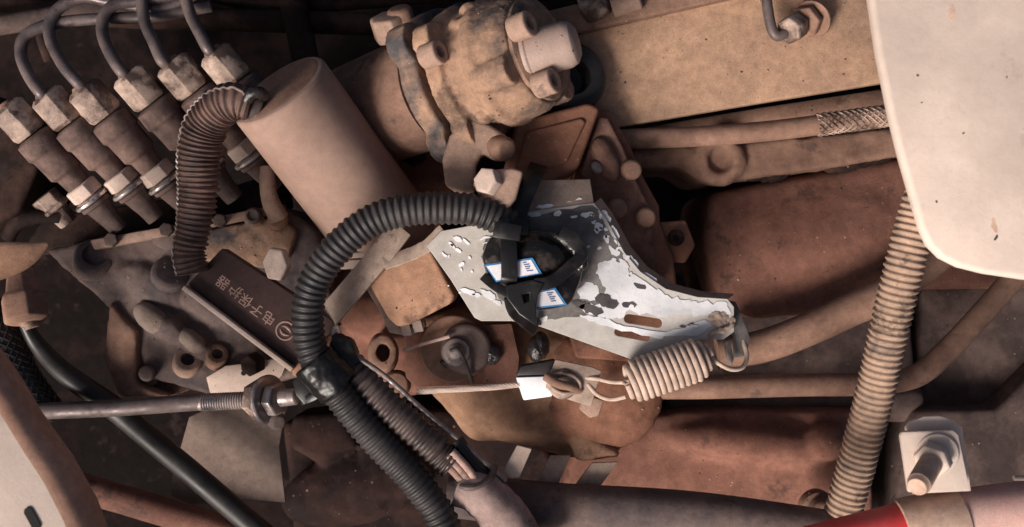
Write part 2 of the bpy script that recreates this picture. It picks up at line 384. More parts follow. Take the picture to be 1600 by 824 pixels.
braided('braided_hose', [(960, 218, -110), (1080, 214, -100), (1200, 205, -95), (1320, 190, -90), (1440, 174, -85)], 17, M['brown'],
        'dusty hose below the frame rail, its steel braid bare at the right end', 10, span=(.66, 1))

# ================================================================ FUEL INJECTION PUMP (left)
ip = thing('injection_pump', v(300, 450, -250), 'grey dusty fuel injection pump body with cast bosses', 'injection pump')
b = B()
b.prism([(70, 392), (150, 372), (300, 346), (440, 322), (500, 360), (520, 470), (470, 590), (330, 620), (230, 590), (190, 500), (110, 430)], -120, 230)
b.ell(v(350, 470, -130), Vector((70, -20, 0)), Vector((20, 40, 0)), Vector((0, 0, 40)))
b.ell(v(235, 445, -125), Vector((60, -34, 0)), Vector((18, 26, 0)), Vector((0, 0, 24)))
b.ell(v(262, 510, -118), Vector((36, -26, 0)), Vector((14, 20, 0)), Vector((0, 0, 26)))
b.ell(v(308, 540, -118), Vector((34, -22, 0)), Vector((12, 16, 0)), Vector((0, 0, 22)))
part('body', b, M['pumpgrey'], ip, bevel=10, cast=(4, 6), disp=(3, .035))
b = B().prism([(140, 376), (300, 346), (440, 318), (444, 332), (300, 361), (146, 391)], -98, 30)
part('top_rail', b, M['tan'], ip, bevel=3, disp=(1.5, .06))
b = B().prism([(300, 364), (440, 338), (462, 362), (450, 404), (420, 420), (330, 410), (296, 400)], -104, 40)
b.lathe(v(398, 340, -104), Vector((0, 0, 1)), [(0, 17), (14, 16), (18, 12)], 24)
part('cover_plate', b, M['patchy'], ip, bevel=6, cast=(3, 4), disp=(1.5, .06))
part('cover_screw', B().lathe(v(397, 338, -90), Vector((-.1, .1, 1)), [(0, 14), (7, 13), (9, 9), (5, 8), (5, 1)], 20), M['pumpgrey'], ip, bevel=1)
b = B().prism([(232, 362), (286, 352), (292, 384), (258, 392), (240, 382)], -104, 26)
part('name_tab', b, M['pumpgrey'], ip, bevel=2)
for (x, y, rx, sq_) in ((238, 498, 36, .6), (300, 534, 30, .55)):
    part('cast_boss', B().ell(v(x, y, -108), Vector((.8, -.6, .05))*rx, Vector((.6, .8, 0))*rx*sq_, Vector((0, 0, rx*.5))), M['shield'], ip, disp=(1.5, .06))
for (x, y) in ((176, 376), (345, 346), (262, 360)):
    part('rail_screw', B().lathe(v(x, y, -96), Vector((0, .1, 1)), hexprof(12, 12), 6, .3), M['dim'], ip, bevel=1.5)
b = B().lathe(v(146, 416, -146), Vector((.36, .48, .8)), [(0, 36), (36, 32), (40, 29), (40, 20), (6, 18), (6, 1)], 36)
part('inlet_port', b, M['pumpgrey'], ip, bevel=1.5)
part('inlet_bore', B().lathe(v(149, 412, -138), Vector((.36, .48, .8)), [(0, 18), (1.5, 17)], 28), M['hole'], ip)
part('access_plug', B().lathe(v(264, 434, -125), Vector((.36, .48, .8)), [(0, 32), (20, 30), (24, 24)], 32), M['pumpgrey'], ip, bevel=2)
b = B().prism([(190, 500), (300, 545), (320, 600), (250, 625), (205, 612), (185, 560)], -150, 150)
b.prism([(170, 470), (215, 520), (212, 600), (270, 622), (180, 622), (160, 560)], -105, 160)
part('governor_lug', b, M['brown'], ip, bevel=8, cast=(4, 6), disp=(2, .05))
for (x, y, r, rr) in ((292, 571, 21, .7), (338, 563, 17, .62)):
    part('mounting_ear', B().lathe(v(x, y, -130), Vector((.3, .45, .84)), [(0, r*1.15), (26, r*1.1), (30, r), (30, r*.55), (6, r*.5), (6, 1)], 30), M['tan'] if r > 18 else M['brown'], ip, bevel=1.2)
part('mounting_stud', B().lathe(v(232, 584, -160), Vector((.25, .1, .9)), [(0, 30), (10, 30), (10, 23), (36, 23), (36, 14), (62, 13), (66, 10)], 24), M['pumpgrey'], ip, bevel=2)
b = B().prism([(322, 590), (352, 572), (402, 566), (452, 556), (440, 588), (412, 610), (330, 622)], -100, 8)
part('stop_plate', b, M['pale'], ip, bevel=1.5)
part('plate_hole', B().lathe(v(381, 583, -101), Vector((0, 0, 1)), [(0, 4.5), (2.2, 4.3)], 16), M['hole'], ip)  # black disc on the plate, coloured for the shade in the hole
part('plug_screw', B().lathe(v(402, 566, -100), Vector((-.4, -.2, .8)), [(0, 19), (22, 19), (24, 15)], 6), M['deep'], ip, bevel=2)
b = B().tube(catmull(vp([(418, 262, -70), (418, 290, -66), (424, 318, -68), (436, 340, -80)]), 8), lambda t: 12+4*t, 16)
part('vent_elbow', b, M['tan'], ip, disp=(1, .08))
part('elbow_ferrule', B().lathe(v(436, 346, -98), Vector((-.2, .4, 1)), [(0, 17), (14, 16)], 24), M['orange'], ip, bevel=2)
for (x, y) in ((437, 412),):
    part('pale_hex_head', B().lathe(v(x, y, -10), Vector((-.1, -.05, 1)), hexprof(26, 28), 6, .4, sq=.72), M['pale'], ip, bevel=2)

# delivery valve holders + fuel lines
AX = Vector((.61, -.79, -.36)).normalized()
nuts = [(30, 188), (90, 170), (147, 160), (218, 138), (286, 120), (352, 104)]
which = ['leftmost', 'second from the left', 'third from the left', 'fourth from the left', 'fifth from the left', 'rightmost, beside the solenoid']
for i, (x, y) in enumerate(nuts):
    c = v(x, y, -30)
    ph = (-.2, -.26, -.36, .02, .12, -.06)[i]
    t = thing('delivery_valve', c+AX*170, 'dusty fuel pump delivery valve with hex nut, '+which[i], 'valve', 'delivery valves on the injection pump')
    u = c-AX*30
    part('union_nut', B().lathe(u, AX, [(0, 24), (6, 32.5), (52, 32.5), (58, 28)], 6, ph), M['nut'], t, bevel=1.4)
    part('union_collar', B().lathe(u+AX*-5, AX, [(0, 13), (8, 18), (12, 18)], 20), M['brown'], t)
    part('holder', B().lathe(u+AX*60, AX, [(0, 24), (4, 33), (30, 34), (35, 30), (60, 29), (74, 29), (80, 22), (108, 20)], 32), M['holder'], t, bevel=1.2)
    part('lower_hex', B().lathe(u+AX*164, AX, hexprof(24, 29), 6, ph-.2), M['pale'], t, bevel=1.4)
    part('clamp_washer', B().lathe(u+AX*189, AX, [(0, 26), (3, 32), (8, 32), (10, 28)], 32), M['bright'], t, bevel=1)
    part('seat_cone', B().lathe(u+AX*200, AX, [(0, 27), (6, 27), (8, 22), (40, 17), (60, 16)], 28), M['dim'], t, bevel=1)
t = part('clamp_screw', B().lathe(v(68, 306, -105), AX, [(0, 24), (22, 24), (23, 29), (30, 29), (31, 20), (60, 17)], 6, .3), M['nut'], ip, bevel=2)
b = B().prism([(40, 380), (70, 335), (130, 330), (330, 300), (430, 270), (440, 322), (300, 348), (140, 378), (60, 400)], -200, 120)
part('valve_deck', b, M['deep'], ip, bevel=8, seg=3)
b = B().tube(catmull(vp([(12, 372, -110), (26, 350, -100), (52, 340, -100), (92, 338, -110)]), 6), 12, 14)
part('shackle', b, M['deep'], ip)
lines = [
 [(64, 146), (46, 120), (33, 88), (36, 62), (56, 46), (90, 36), (150, 30), (240, 26), (330, 10)],
 [(122, 130), (100, 104), (80, 66), (78, 36), (96, 10), (130, -4), (180, 4), (260, 12), (340, -30)],
 [(190, 112), (172, 84), (160, 52), (164, 22), (184, 6), (215, 2), (270, -8), (340, -40)],
 [(254, 96), (240, 66), (226, 34), (222, 0), (226, -40)],
 [(326, 78), (312, 52), (298, 24), (290, -4), (286, -40)]]
for i, L_ in enumerate(lines):
    c = v(nuts[i+1][0], nuts[i+1][1], -30)-AX*38
    P = [c+AX*10]+[v(x, y, -14-6*k+(14 if k < 2 else 0)) for k, (x, y) in enumerate(L_)]
    pts = catmull(P, 8)
    o = part('fuel_line', B().tube(pts, 9.5, 16), M['pipe'])
    tag(o, 'bent bare steel fuel line rising from the %s union nut' % ['second', 'third', 'fourth', 'fifth', 'sixth'][i], 'fuel line', 'bent steel fuel lines')

# throttle rod
tr = thing('control_rod', v(250, 635, -30), 'round grey control rod lying level with threaded end and nuts', 'rod')
part('rod', B().tube(vp([(40, 644, -40), (180, 638, -30), (318, 628, -22)]), 13.5, 20), M['pipe'], tr)
part('threaded_sleeve', B().lathe(v(312, 629, -22), Vector((1, .05, .05)), [(0, 13)]+[(4+i*2.0, 13.2+(i % 2)*1.2) for i in range(40)]+[(88, 12)], 20), M['steel'], tr, sharp=60)
part('jam_nut', B().lathe(v(398, 624, -22), Vector((.85, .05, .5)), hexprof(18, 33), 6, .3), M['nut'], tr, bevel=2)
part('spring_washer', B().lathe(v(416, 624, -12), Vector((.85, .05, .5)), [(0, 38), (6, 39), (9, 36)], 32), M['steel'], tr, bevel=1)
part('lock_nut', B().lathe(v(424, 624, -8), Vector((.85, .05, .5)), hexprof(18, 27), 6, .1), M['steel'], tr, bevel=2)
part('stud_end', B().lathe(v(438, 622, 2), Vector((.95, .1, .2)), [(0, 14), (26, 13), (30, 10)], 20), M['steel'], tr, bevel=1)
part('lower_cap', B().lathe(v(430, 655, -20), Vector((.5, -.2, .8)), [(0, 15), (14, 14), (18, 9)], 20), M['pumpgrey'], tr, bevel=1)

b = B().prism([(296, 652), (345, 628), (420, 616), (446, 640), (436, 700), (446, 786), (380, 780), (300, 790), (268, 776), (266, 752)], -150, 10)
tag(part('heat_shield', b, M['shield'], bevel=2, disp=(2, .02)), 'flat pale dusty plate behind the control rod and black hose', 'plate')
b = B().tube(catmull(vp([(120, 760, -120), (240, 795, -120), (420, 850, -120)]), 6), 24, 18)
tag(part('lower_pipe', b, M['red'], disp=(1, .05)), 'reddish dusty pipe at the bottom beside the cream panel', 'pipe')

# black rubber hose with fitting
hb = thing('rubber_hose', v(40, 480, 20), 'smooth black rubber hose with brown hex fitting, crossing under the control rod', 'hose')
part('hose', B().tube(catmull(vp([(40, 508, -10), (60, 540, -25), (100, 582, -60), (180, 640, -85), (240, 690, -80), (310, 748, -70), (440, 860, -60)]), 8), lambda t: 10+9*min(1, t*2.2), 20), M['rubber'], hb)
part('fitting', B().lathe(v(30, 418, -30), Vector((.22, -.95, .2)), [(0, 20), (40, 28), (48, 36), (86, 36), (92, 22)], 6, .5), M['brown'], hb, bevel=3)
part('ferrule', B().lathe(v(44, 500, -14), Vector((.4, -.9, .05)), [(0, 15), (16, 13)], 20), M['tan'], hb, bevel=1.5)
braided('sleeved_hose', [(-40, 470, -60), (0, 520, -60), (30, 590, -60), (80, 660, -70)], 30, M['rubber'], 'thick dark woven hose at the far left behind the cream panel', 14, wm=M['rubber'])

# ================================================================ SOLENOID
ca = Vector((.47, -.70, -.54)).normalized()
c0 = v(434, 138, 40)
so = thing('stop_solenoid', c0+ca*150, 'large smooth tan cylinder solenoid with flat end, dusty', 'solenoid')
part('can', B().lathe(c0, ca, [(0, 70), (2, 79), (6, 82), (330, 84), (336, 80)], 64), M['sol'], so, bevel=1)
part('end_face', B().lathe(c0-ca*1.2, ca, [(0, 68), (1.4, 72)], 48), M['brown'], so)  # brown puts the shade of the turned-away end over its reddish tone
part('terminal', B().lathe(v(404, 170, 62), Vector((-.8, .35, .4)), [(0, 24), (14, 24), (16, 19), (30, 18)], 24), M['loom'], so, bevel=2)
part('terminal_cap', B().tube(catmull(vp([(412, 150, 84), (406, 145, 100), (394, 146, 106), (386, 156, 100)]), 5), 9, 12), M['grease'], so)

# ================================================================ ACTUATOR HOUSING (top centre)
aa = Vector((.80, .20, .55)).normalized()
a0 = v(590, 172, -130)
def at(t): return a0+aa*t
ah = thing('feed_pump', at(60), 'dusty cast pump housing with flanges, socket screws and white end cap', 'pump')
part('barrel', B().lathe(at(-60), aa, [(0, 70), (8, 90), (150, 94), (190, 96)], 48), M['brown'], ah, bevel=2, disp=(2, .03))
def ears(b, t, rad, L_, er, angs):
    u0 = (Vector((0, 0, 1))-aa*aa.z).normalized()
    for an in angs:
        u = u0.copy(); u.rotate(Matrix.Rotation(R(an), 3, aa)); b.lathe(at(t)+u*rad, aa, [(0, er), (L_, er)], 24)
        b.lathe(at(t)+u*rad*.72, aa, [(0, er*1.15), (L_, er*1.15)], 24)
b = B().lathe(at(146), aa, [(0, 112), (3, 116), (32, 116), (36, 112)], 64); ears(b, 146, 112, 36, 32, (60, 150, 240, 330))
part('mounting_flange', b, M['band'], ah, cast=(3, 3), disp=(.8, .05))
b = B().lathe(at(186), aa, [(0, 92), (4, 106), (30, 108), (36, 98), (64, 94), (70, 102), (84, 102), (92, 96), (126, 92), (142, 84)], 64)
ears(b, 188, 104, 32, 28, (62, 152, 242, 332)); ears(b, 262, 86, 64, 24, (20, 140, 260))
for k in range(14):
    a_ = random.uniform(0, 6.28); u = aa.orthogonal().normalized(); u.rotate(Matrix.Rotation(a_, 3, aa)); q = random.uniform(10, 24)
    b.ell(at(random.uniform(200, 310))+u*random.uniform(82, 96), Vector((q, 0, 0)), Vector((0, q*.8, 0)), Vector((0, 0, q)), 12, 8)
part('cover', b, M['patchy'], ah, cast=(3, 4), disp=(1.6, .05))
b = B().lathe(at(326), aa, [(0, 80), (8, 80), (16, 68), (20, 52)], 48)
part('end_plate', b, M['patchy'], ah, disp=(1, .05))
ca2 = Vector((.94, .22, .26)).normalized()
cp = v(822, 88, 84)
part('end_cap', B().lathe(cp, ca2, [(0, 38), (6, 38), (8, 36), (64, 35), (74, 31), (80, 22), (82, 1)], 40), M['capm'], ah, bevel=1)
for (x, y, d, r) in ((684, 82, 88, 19), (824, 38, 128, 20), (862, 127, 118, 19)):
    s_ = part('socket_screw', B().lathe(v(x, y, d)-aa*26, aa, [(0, r), (30, r), (32, r*.86), (32, r*.5), (18, r*.48), (18, 1)], 28), M['tan'], ah, bevel=1.2)
    part('hex_socket', B().lathe(v(x, y, d)-aa*6.8, aa, [(0, r*.46), (1, r*.44)], 6), M['hole'], s_)
part('flange_bolt', B().lathe(v(614, 62, -30), Vector((-.2, .8, .5)), hexprof(40, 30), 6, .2), M['tan'], ah, bevel=3)
part('flange_bolt', B().lathe(v(630, 40, -26), Vector((-.2, .8, .5)), [(0, 21), (26, 20), (30, 15)], 24), M['brown'], ah, bevel=2)
b = B().lathe(v(884, 130, -90), Vector((.2, .1, 1)), [(0, 60), (40, 58), (46, 50), (46, 30), (10, 26), (10, 1)], 36)
tag(part('rubber_mount', b, M['rubber'], bevel=3), 'round black rubber mount under the white end cap', 'mount')

# banjo pipe elbow below pump
bj = thing('hooked_lug', v(745, 240, -20), 'tan hooked cast lug with hex bolt beside the black loom end', 'fitting')
b = B().prism([(735, 183), (764, 194), (792, 212), (802, 234), (792, 250), (770, 248), (754, 238), (744, 258), (742, 300), (722, 306), (697, 292), (690, 250), (702, 212)], 44, 42)
part('elbow', b, M['tan'], bj, bevel=7, seg=3, disp=(1.5, .05))
part('side_boss', B().lathe(v(776, 230, 30), Vector((.5, -.2, .8)), [(0, 20), (26, 19), (32, 14)], 24), M['brown'], bj, bevel=2)
b = B().prism([(738, 288), (752, 268), (800, 262), (818, 268), (806, 312), (790, 332), (762, 326)], 92, 60)
part('hex_bolt', b, M['tan'], bj, bevel=5, seg=3, disp=(1.2, .06))
part('bolt_face', B().lathe(v(768, 287, 84), Vector((-.5, .2, .8)), hexprof(20, 21), 6, .2), M['pale'], bj, bevel=3)

# ================================================================ GOVERNOR HOUSING (centre)
gh = thing('governor_housing', v(900, 500, -260), 'big reddish brown governor casting behind the white chipped bracket', 'governor')
b = B().prism([(806, 190), (918, 160), (938, 168), (904, 264), (840, 300), (780, 290)], -8, 200)
part('top_cover', b, M['gov'], gh, bevel=8, seg=4, disp=(.6, .05))
b = B().prism([(822, 206), (908, 184), (916, 190), (886, 254), (818, 276), (806, 264)], -2, 30)
part('raised_panel', b, M['gov'], gh, bevel=4, seg=3)
b = B().prism([(932, 172), (952, 172), (985, 228), (1004, 275), (1030, 322), (1032, 350), (1052, 400), (1062, 480), (1050, 570), (900, 560), (860, 420), (890, 310), (902, 268)], -62, 160)
b.prism([(1028, 348), (1072, 344), (1087, 384), (1070, 412), (1040, 408)], -72, 120)
part('side_cover', b, M['gov'], gh, bevel=5, seg=3, disp=(.8, .05))
b = B().prism([(936, 182), (950, 184), (974, 230), (992, 278), (1016, 326), (1022, 400), (1030, 480), (990, 480), (968, 400), (936, 330), (908, 268)], -42, 40)
part('cover_plate', b, M['govp'], gh, bevel=4, seg=3, disp=(1.2, .05))
part('cover_hump', B().ell(v(946, 250, -42), Vector((16, -36, 0)), Vector((18, 8, 0)), Vector((0, 0, 20))), M['govp'], gh, disp=(1.5, .05))
for (x, y) in ((984, 266), (962, 326), (1006, 340), (1012, 440)):
    s_ = part('cover_screw', B().lathe(v(x, y, -40), Vector((.15, -.05, 1)), [(0, 17), (16, 16), (20, 12)], 24), M['brown'], gh, bevel=2)
part('steel_lump', B().ell(v(932, 262, -26), Vector((10, -6, 0)), Vector((4, 8, 0)), Vector((0, 0, 6))), M['steel'], gh)  # small grey steel lump on the cover plate
b = B().lathe(v(1056, 372, -60), Vector((.1, .1, 1)), [(0, 14), (6, 13), (6, 5), (1, 4)], 20)
part('lug_eye', b, M['deep'], gh, bevel=1)
b = B().prism([(640, 500), (760, 470), (1050, 470), (1056, 560), (1044, 620), (1010, 668), (950, 718), (880, 715), (800, 690), (735, 690), (660, 600)], -110, 240)
b.ell(v(850, 600, -120), Vector((190, -20, 0)), Vector((10, 110, 0)), Vector((0, 0, 50)))
b.prism([(880, 660), (960, 700), (975, 716), (900, 724)], -76, 60)
part('lower_housing', b, M['orange2'], gh, bevel=16, cast=(5, 8), disp=(3, .02))
b = B().ell(v(930, 610, -105), Vector((110, -30, 0)), Vector((20, 95, 0)), Vector((0, 0, 48)))
part('bulged_end', b, M['gov'], gh, cast=(5, 2), disp=(2, .03))
b = B().prism([(632, 520), (660, 512), (800, 505), (812, 560), (808, 598), (650, 606), (634, 590)], -48, 14)
part('lever_plate', b, M['red'], gh, bevel=3, disp=(1, .05))
for (x, y) in ((845, 540), (838, 545)):
    part('grease_lump', B().ell(v(x, y, -45), Vector((14, 4, 0)), Vector((-3, 22, 0)), Vector((0, 0, 16))), M['grease'], gh, disp=(2, .1))

# lever disc
ld = thing('lever_disc', v(715, 550, -46), 'greasy round lever disc on its shaft with a split pin', 'lever')
part('disc', B().lathe(v(708, 545, -48), Vector((.1, 0, 1)), [(0, 54), (7, 54), (9, 51)], 48), M['brown'], ld, bevel=1)
part('hub', B().lathe(v(728, 545, -40), Vector((.12, 0, 1)), [(0, 42), (10, 40), (14, 34)], 40), M['pumpgrey'], ld, bevel=2)
part('shaft_end', B().lathe(v(712, 550, -26), Vector((.1, -.05, 1)), [(0, 24), (8, 22), (10, 16), (14, 13), (20, 8)], 28), M['steel'], ld, bevel=1)
part('split_pin', B().tube(catmull(vp([(704, 548, -3), (714, 546, 2), (722, 556, 0), (730, 574, -14), (738, 598, -26)]), 6), 3.2, 8), M['rubber'], ld)
part('grease', B().ell(v(768, 553, -42), Vector((15, 2, 0)), Vector((-2, 18, 0)), Vector((0, 0, 10))), M['grease'], ld, disp=(3, .12))
part('grease', B().ell(v(700, 566, -32), Vector((13, 2, 0)), Vector((-2, 9, 0)), Vector((0, 0, 7))), M['grease'], ld, disp=(3, .12))
part('return_wire', B().tube(catmull(vp([(630, 548, -20), (660, 538, -14), (702, 526, -14)]), 5), 3, 8), M['wire'], ld)

# orange-tan box
bx = thing('cover_box', v(645, 450, -20), 'orange tan dusty rounded box left of the chipped bracket', 'box')
b = B().prism([(577, 446), (600, 418), (672, 386), (712, 462), (706, 474), (640, 508), (622, 512), (606, 498)], 6, 90)
part('shell', b, M['orange'], bx, bevel=7, seg=4, disp=(.8, .05))
b = B().prism([(570, 448), (580, 442), (612, 500), (628, 514), (662, 502), (664, 512), (640, 526), (608, 520), (596, 492)], -26, 40)
part('base_rim', b, M['pale'], bx, bevel=2)
for (x, y) in ((632, 516), (650, 510)):
    part('clip', B().prism([(x-7, y-6), (x+7, y-10), (x+12, y+8), (x-2, y+10)], -16, 10), M['pale'], bx, bevel=1)
b = B().ribbon(vp([(628, 356, 14), (600, 392, 12), (550, 452, 8), (512, 496, 4)]), 40, 5, Vector((-.35, .15, 1)))
tag(part('stay_strip', b, M['tanpl'], bevel=1, disp=(.6, .05)), 'narrow brown metal strip slanting between black loom and orange box', 'strip')
b = B().ribbon(catmull(vp([(600, 412, 18), (640, 398, 20), (668, 384, 24), (694, 360, 30)]), 6), 22, 4, Vector((0, .5, 1)))
tag(part('curved_stay', b, M['tanpl'], bevel=1, disp=(1.4, .1)), 'small curved tan stay between strip and chipped bracket', 'strip')
for k, (y0, y1) in enumerate(((398, 396), (412, 410))):
    b = B().ribbon(vp([(505, y0+4, -50), (620, y1, -50)]), (9, 14)[k], 6)
    tag(part('cross_rod', b, M['pale'], bevel=1), ['upper', 'lower'][k]+' of two pale flat bars showing right of the black loom bend', 'bar')

# ================================================================ NAMEPLATE BOX
nb = thing('protector_unit', v(390, 485, -20), 'dark brown flat control unit with printed characters and ring emblem', 'control unit')
A_, B_, C_, D_ = (293, 444), (347, 388), (530, 508), (462, 572)
b = B().prism([A_, B_, C_, D_], 12, 34)
part('case', b, M['box'], nb, bevel=2.5)
e0 = v(290, 449, 12); e1 = v(459, 577, 12)
part('pale_edge', B().ribbon([e0, e1], 7, 30, Vector((0, 0, 1))), M['pale'], nb, bevel=.8)
part('end_clip', B().prism([(456, 572), (466, 566), (476, 574), (466, 590), (457, 586)], 6, 26), M['orange'], nb, bevel=1)
bd = (v(310, 400, 0)-v(470, 519, 0)).normalized()          # reading direction: lower right to upper left
ud = Vector((0, 0, 1)).cross(bd)
def put_text(txt, at_, size, par, mat, nm):
    cu = bpy.data.curves.new(nm, 'FONT'); cu.body = txt; cu.size = size*S; cu.align_x = 'CENTER'; cu.align_y = 'CENTER'; cu.extrude = .35*S; cu.offset = .08*S
    t = bpy.data.objects.new('t', cu); COL.objects.link(t)
    dg = bpy.context.evaluated_depsgraph_get(); dg.update()
    me = bpy.data.meshes.new_from_object(t.evaluated_get(dg)); bpy.data.objects.remove(t)
    mt = Matrix((bd, ud, Vector((0, 0, 1)))).transposed().to_4x4(); mt.translation = at_*S; me.transform(mt)
    return part(nm, me, mat, par)
for ch, (x, y) in zip('电子保护器', ((421, 497), (402, 484), (385, 469), (369, 454), (349, 441))):
    put_text(ch, v(x, y, 12.3), 21, nb, M['print'], 'printed_character')
b = B(); ec = v(446, 517, 12.2)
b.tube([ec+(bd*math.cos(a)+ud*math.sin(a))*14 for a in [2*math.pi*i/40 for i in range(40)]], 1.5, 6, closed=True)
for sgn in (1, -1):
    b.tube([ec+(bd*(-9+18*t)+ud*(sgn*(2.5+5*math.sin(t*2.6))-3*t*sgn))*1.0 for t in [i/10 for i in range(11)]], lambda t: .6+1.9*math.sin(math.pi*min(1, t*1.05)), 6)
part('ring_emblem', b, M['print'], nb)

# ================================================================ WHITE BRACKET
BD = 40
br = thing('chipped_bracket', v(900, 430, BD), 'white steel bracket with flaking paint and two slots', 'bracket')
poly = [(690, 362), (745, 352), (800, 345), (822, 332), (928, 318), (945, 340), (975, 395), (1000, 425), (1040, 452), (1090, 465), (1136, 468), (1146, 480), (1146, 518), (1130, 530), (1095, 530), (1060, 538), (990, 562), (845, 510), (800, 501), (752, 501), (742, 496), (705, 437), (668, 385)]
holes = [slot(982, 498, 1028, 505, 8), slot(966, 519, 1010, 527, 7)]
part('face_plate', plate_mesh('face_plate', poly, holes, BD, 6, .8), M['greyw'], br)
b = B(); f0 = [v(822, 331, BD-1), v(928, 317, BD-1)]; f1 = [v(838, 282, BD-22), v(922, 280, BD-22)]
b.add([f0[0], f0[1], f1[1], f1[0]]+[p-Vector((0, 0, 6)) for p in (f0[0], f0[1], f1[1], f1[0])], [(0, 1, 2, 3), (7, 6, 5, 4), (0, 4, 5, 1), (1, 5, 6, 2), (2, 6, 7, 3), (3, 7, 4, 0)])
part('folded_flange', b, M['tanpl'], br, bevel=1.2)
edge = [(928, 318), (945, 340), (975, 395), (1000, 425), (1040, 452), (1090, 465), (1137, 468)]
rs = []
for (x, y) in edge:
    a_ = v(x, y, BD-2); o_ = v(x+11, y-9, BD-26); rs.append([a_, o_, o_+Vector((-3, -3, -2)), a_+Vector((-3, -3, -4))])
part('side_flange', B().rings(rs), M['tanpl'], br, bevel=.6)
b = B().prism([(1134, 468), (1150, 472), (1172, 528), (1166, 556), (1146, 560), (1146, 480)], BD-16, 5)
part('end_tab', b, M['primer'], br, bevel=1)
b = B().tube(catmull(vp([(1108, 528, BD), (1116, 520, BD+6), (1132, 516, BD+7), (1143, 508, BD+4), (1145, 498, BD)]), 5), 4.5, 8)
b.ell(v(1122, 498, BD-1), Vector((17, 5, 0)), Vector((-4, 16, 0)), Vector((0, 0, 5)))
part('weld_bead', b, M['tanpl'], br, cast=(1.5, 2), disp=(2, .15))
part('tab_lip', B().prism([(1131, 535), (1140, 531), (1147, 560), (1143, 574), (1136, 560)], BD+2, 6), M['steel'], br, bevel=1.5)
def patch(nm, pl, mat, lift, n=5, amp=5, seed=0):
    part(nm, plate_mesh(nm, rough_poly(pl, n, amp, seed), [], BD+lift+.75, .9, 0.05, 0), mat, br)
patch('bare_primer', [(826, 336), (926, 322), (944, 345), (968, 392), (984, 425), (950, 450), (960, 480), (920, 492), (860, 500), (806, 498), (770, 450), (752, 400), (760, 372), (800, 352)], M['primer'], .7, 6, 7, 1)
patch('white_paint', [(938, 410), (958, 404), (975, 412), (995, 432), (1030, 455), (1062, 468), (1100, 472), (1138, 474), (1142, 490), (1100, 492), (1060, 490), (1036, 494), (985, 487), (968, 496), (940, 494), (906, 486), (912, 478), (940, 474), (948, 458), (938, 440), (932, 424)], M['white'], 1.3, 6, 9, 2)
patch('white_paint', [(902, 456), (918, 440), (934, 448), (938, 462), (922, 472), (908, 468)], M['white'], 1.3, 5, 6, 3)
patch('white_paint', [(906, 492), (945, 497), (962, 506), (975, 510), (1040, 520), (1100, 500), (1120, 506), (1090, 524), (1040, 526), (1030, 530), (955, 512), (920, 502)], M['white'], 1.4, 5, 4, 4)
for k, (x, y, a, w, h) in enumerate([(836, 335, -.1, 20, 7), (872, 334, -.1, 13, 7), (897, 338, .3, 9, 5), (915, 335, 0, 15, 8), (852, 322, -.1, 30, 6), (888, 316, .1, 8, 5), (905, 314, -.2, 16, 9), (936, 355, 1, 15, 8), (948, 374, .9, 12, 6), (960, 393, .8, 22, 7), (976, 412, .7, 18, 7), (714, 373, .2, 15, 6), (705, 382, .9, 12, 4), (728, 378, .7, 14, 4), (716, 392, .3, 7, 5), (696, 398, .7, 8, 4), (758, 372, -.2, 20, 3), (762, 380, -.2, 16, 2.5), (732, 456, .3, 22, 7), (762, 460, .5, 26, 10), (776, 472, .4, 14, 7), (745, 462, .2, 14, 5), (850, 498, -.1, 12, 7), (866, 474, .1, 8, 4), (918, 386, 0, 4, 3), (820, 498, .3, 10, 6)]):
    lift = 1.6 if y > 326 else -2
    if y <= 326:
        t_ = (331-y)/50.0; pl = rough_poly(circ(x, y, w*.5, h*.5, 8, a), 3, 3, k)
        part('white_paint', plate_mesh('white_paint', pl, [], BD-1-21*t_+3, 1.2, .05, 0), M['white'], br)
    else: patch('white_paint', circ(x, y, w*.55, h*.55, 8, a), M['white'], 1.6, 3, 4, k)
for k in range(30):
    t_ = random.random(); q = random.random()
    if k < 16: x, y = 934+t_*60+random.gauss(0, 5), 335+t_*95+random.gauss(0, 6); x -= 8
    elif k < 24: x, y = 690+t_*60, 372+random.random()*95
    else: x, y = 905+t_*70, 440+random.gauss(0, 22)
    patch('white_paint', circ(x, y, 1.5+3.5*q, 1+2*random.random(), 6, random.uniform(0, 3)), M['white'], 1.6, 2, 2.5, k)
for (x, y, w, h, a) in ((948, 470, 20, 8, .3), (985, 476, 14, 4, .1), (925, 484, 18, 7, .2), (905, 476, 12, 6, .6), (1078, 510, 16, 3, 0), (1000, 448, 8, 3, .6), (840, 508, 5, 3, .2)):
    patch('bare_primer', circ(x, y, w, h, 10, a), M['bare'], 1.9, 3, 7, x)
for k, (x, y, a) in enumerate([(942, 341, .95), (956, 366, 1.0), (985, 412, .8), (1010, 437, .6)]):
    pl = circ(x+5, y-3, 12, 5, 8, a)
    part('white_paint', plate_mesh('white_paint', rough_poly(pl, 3, 3, k), [], BD-3, 1, .05, 0), M['white'], br)

